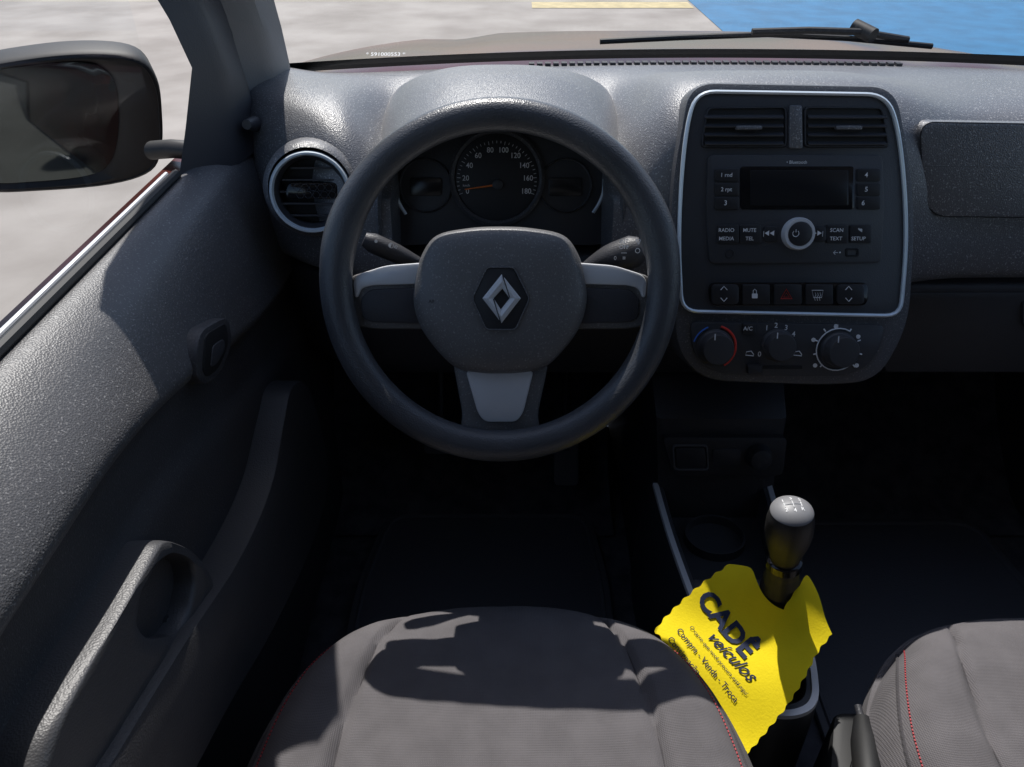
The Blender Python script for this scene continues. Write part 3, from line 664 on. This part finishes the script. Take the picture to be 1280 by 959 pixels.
left=scal(crc([(912,705),(880,728),(852,752),(830,774),(818,790)],4,False),1.3,17)
bot=scal([(935,942),(915,920),(895,898),(872,868),(858,848),(843,822),(832,806),(818,790)],1.5,15)
def samp(P,t):
    t*=len(P)-1;i=min(int(t),len(P)-2);f=t-i;return V((P[i][0]*(1-f)+P[i+1][0]*f,P[i][1]*(1-f)+P[i+1][1]*f))
def bagpx(a,b):
    tp=samp(top,a);bt=samp(bot[::-1],a);lf=samp(left,b);rt=samp(right,b)
    A_,B_,D_,C_=V(top[0]),V(top[-1]),V(left[-1]),V(right[-1])
    return tp*(1-b)+bt*b+lf*(1-a)+rt*a-(A_*(1-a)*(1-b)+B_*a*(1-b)+D_*(1-a)*b+C_*a*b)
def bagfn(a,b,off=0):
    q=bagpx(a,b);u,v=BF.px(q.x,q.y);return BF.at(u,v,wave(u,v)+off)
b=MB().grid(bagfn,130,110);b.grid(lambda a,c:bagfn(a,c,-.004-.016*sin(PI*a)*sin(PI*c)),84,56)
BG=thing('litter_bag','yellow cloth litter bag with navy printing hung on the gear lever','bag',BF.o)
b.build('bag_cloth',M['yellow'],BG,80)
def rotof(x0,y0,x1,y1,w=.0):
    a=BF.px(x0,y0);c=BF.px(x1,y1);return math.atan2(c[1]-a[1],c[0]-a[0])
fn=wave
dpx=V((.64,.77));ppx=V((-.77,.64));c0=V((908,779))
def line(t,along,perp,h,d=dpx,**k):
    q=c0+dpx*along+ppx*perp; r=rotof(q.x-d.x*20,q.y-d.y*20,q.x+d.x*20,q.y+d.y*20); MB().text(BF,t,q.x,q.y,h,.0016,rot=r,fn=fn,**k).build('bag_printing',M['navy'],BG)
line('CADÊ',0,0,25,bold=.035,sx=.98)
line('veículos',34,21,16,d=V((.68,.73)),shear=.45,bold=.01,sx=1.0)
line('O carro que você procura está aqui',28,37,5.0,bold=.006,shear=.2,sx=1.0)
line('Compra - Venda - Troca',24,52,8,bold=.010,sx=.95)
line('Consignação',-2,68,8,bold=.010,sx=.95)
# ================================================================ HANDBRAKE
HB=thing('handbrake','black handbrake lever low between the two seats','handbrake',(.37,.35,.5))
MB().tube([atZ(1078,900,.57),atZ(1082,930,.575),atZ(1088,990,.585),atZ(1096,1080,.58)],lambda t:.009+.006*sstep(.0,.3,t),14).build('grip',M['black'],HB)
MB().plate(ZF,ZF.pts(rnd([(1050,870),(1095,870),(1110,1040),(1040,1040)],12)),-.20,-.03,.006).build('handbrake_housing',M['black'],HB)
MB().tube([atZ(1072,882,.575),atZ(1077,900,.572)],.004,10).build('release_button',M['dark'],HB)
# ================================================================ SEATS
def make_seat(cx,label,zz=.642,yc=.318):
    S_=thing('front_seat',label,'car seat',(cx,yc,.35),'front seats')
    def pt(a,b,dz=0):
        x=cx+.262*a*(1-.30*max(0,b)**3)
        y=yc+.305*b*(1-.20*abs(a)**2.6) if b>0 else yc+.305*b
        s=(abs(a)**7+abs(b)**7)**(1/7); s=min(s,1.0)
        z=zz-.075*s**9 + .020*sstep(.5,.82,abs(a))*(1-.5*max(0,b)**2)
        sa=.60-.06*max(0,b)**2
        z-=.008*math.exp(-((abs(a)-sa)/.018)**2)*(1 if b<.86 else max(0,1-(b-.86)/.08))
        z+=.003*noise.noise(V((x*9,y*9,cx)))+.001*noise.noise(V((x*40,y*40,cx)))
        z+=.006*cos(a*PI*.8)*(1-b*b)
        return V((x,y,z+dz))
    def mp(t):
        t=2*t-1; return (1 if t>0 else -1)*(1-(1-abs(t))**1.5)
    n=110
    cen=MB()
    cen.grid(lambda i,j:pt(mp(i),mp(j)),n,n)
    prm=[pt(mp(i/n),-1) for i in range(n)]+[pt(1,mp(i/n)) for i in range(n)]+[pt(mp(1-i/n),1) for i in range(n)]+[pt(-1,mp(1-i/n)) for i in range(n)]
    c=V((cx,yc,0))
    def ring(k,dz): return [V((c.x+(p.x-c.x)*k,c.y+(p.y-c.y)*k,p.z+dz)) for p in prm]
    cen.loft([ring(1,0),ring(1.008,-.02),ring(1.0,-.06),ring(.96,-.12),ring(.94,-.22)])
    cen.build('cushion',M['fab'],S_,70)
    for s_ in(-1,1):
        st=MB();N_=110
        for i in range(N_):
            b0=-.6+1.5*i/N_
            aa=s_*(.885-.06*max(0,b0)**2)
            st.tube([pt(aa,b0,.0009),pt(aa,b0+.008,.0009)],.0009,5)
        st.build('stitching',M['stitch'],S_)
        pts=[pt(s_*(.915-.06*max(0,b0)**2),b0,-.0008) for b0 in [-.95+1.9*i/60 for i in range(61)]]
        MB().tube(pts,.0022,6).build('piping',M['fabs'],S_)
        pts=[pt(s_*(.60-.06*max(0,b0)**2),b0,.0) for b0 in [-.95+1.78*i/60 for i in range(61)]]
        MB().tube(pts,.0014,6).build('panel_seam',M['fabs'],S_)
    MB().box((cx-.19,yc-.25,.28),(cx+.19,yc+.2,.46)).build('seat_base',M['black'],S_)
    return S_
make_seat(-.012,'dark fabric driver seat cushion with red side stitching below the steering wheel')
make_seat(.618,'dark fabric passenger seat cushion at the lower right',.636,.308)
PD=thing('passenger_door','dark grey plastic door panel on the passenger side','door',(1.02,.4,.5))
MB().grid(lambda a,b:(lambda p:V((.64-p.x,p.y,p.z)))(doorfn(a,b)),50,len(dp1)).build('upper_trim',M['door'],PD,60)
MB().grid(lambda a,b:(lambda p:V((.64-p.x,p.y,p.z)))(doorfn(a,b,dp2)),50,len(dp2)).build('door_panel',M['doorshade'],PD,60)
# ================================================================ LIGHT, WORLD, CAMERA
EL=rad(56);AZ=rad(-11)
sd=V((sin(AZ)*cos(EL),cos(AZ)*cos(EL),sin(EL)))
l=bpy.data.lights.new('Sun','SUN');l.energy=5;l.angle=rad(.5);l.color=(1,.96,.91);lo=bpy.data.objects.new('Sun',l);C.objects.link(lo)
lo.rotation_euler=sd.to_track_quat('Z','Y').to_euler()
w=bpy.data.worlds.new('World');SC.world=w;w.use_nodes=True;nt=w.node_tree;bg=nt.nodes['Background'];sk=nt.nodes.new('ShaderNodeTexSky')
sk.sky_type='NISHITA';sk.sun_disc=False;sk.sun_elevation=EL;sk.sun_rotation=AZ;nt.links.new(sk.outputs[0],bg.inputs[0]);bg.inputs[1].default_value=.15
cam=bpy.data.cameras.new('Camera');co_=bpy.data.objects.new('Camera',cam);C.objects.link(co_);co_.location=CAM;co_.rotation_euler=(PI/2-PITCH,0,0)
cam.sensor_width=36;cam.lens=36*FPX/1280;cam.clip_start=.02;cam.clip_end=500;SC.camera=co_
SC.view_settings.view_transform='Standard';SC.view_settings.look='None';SC.view_settings.exposure=0
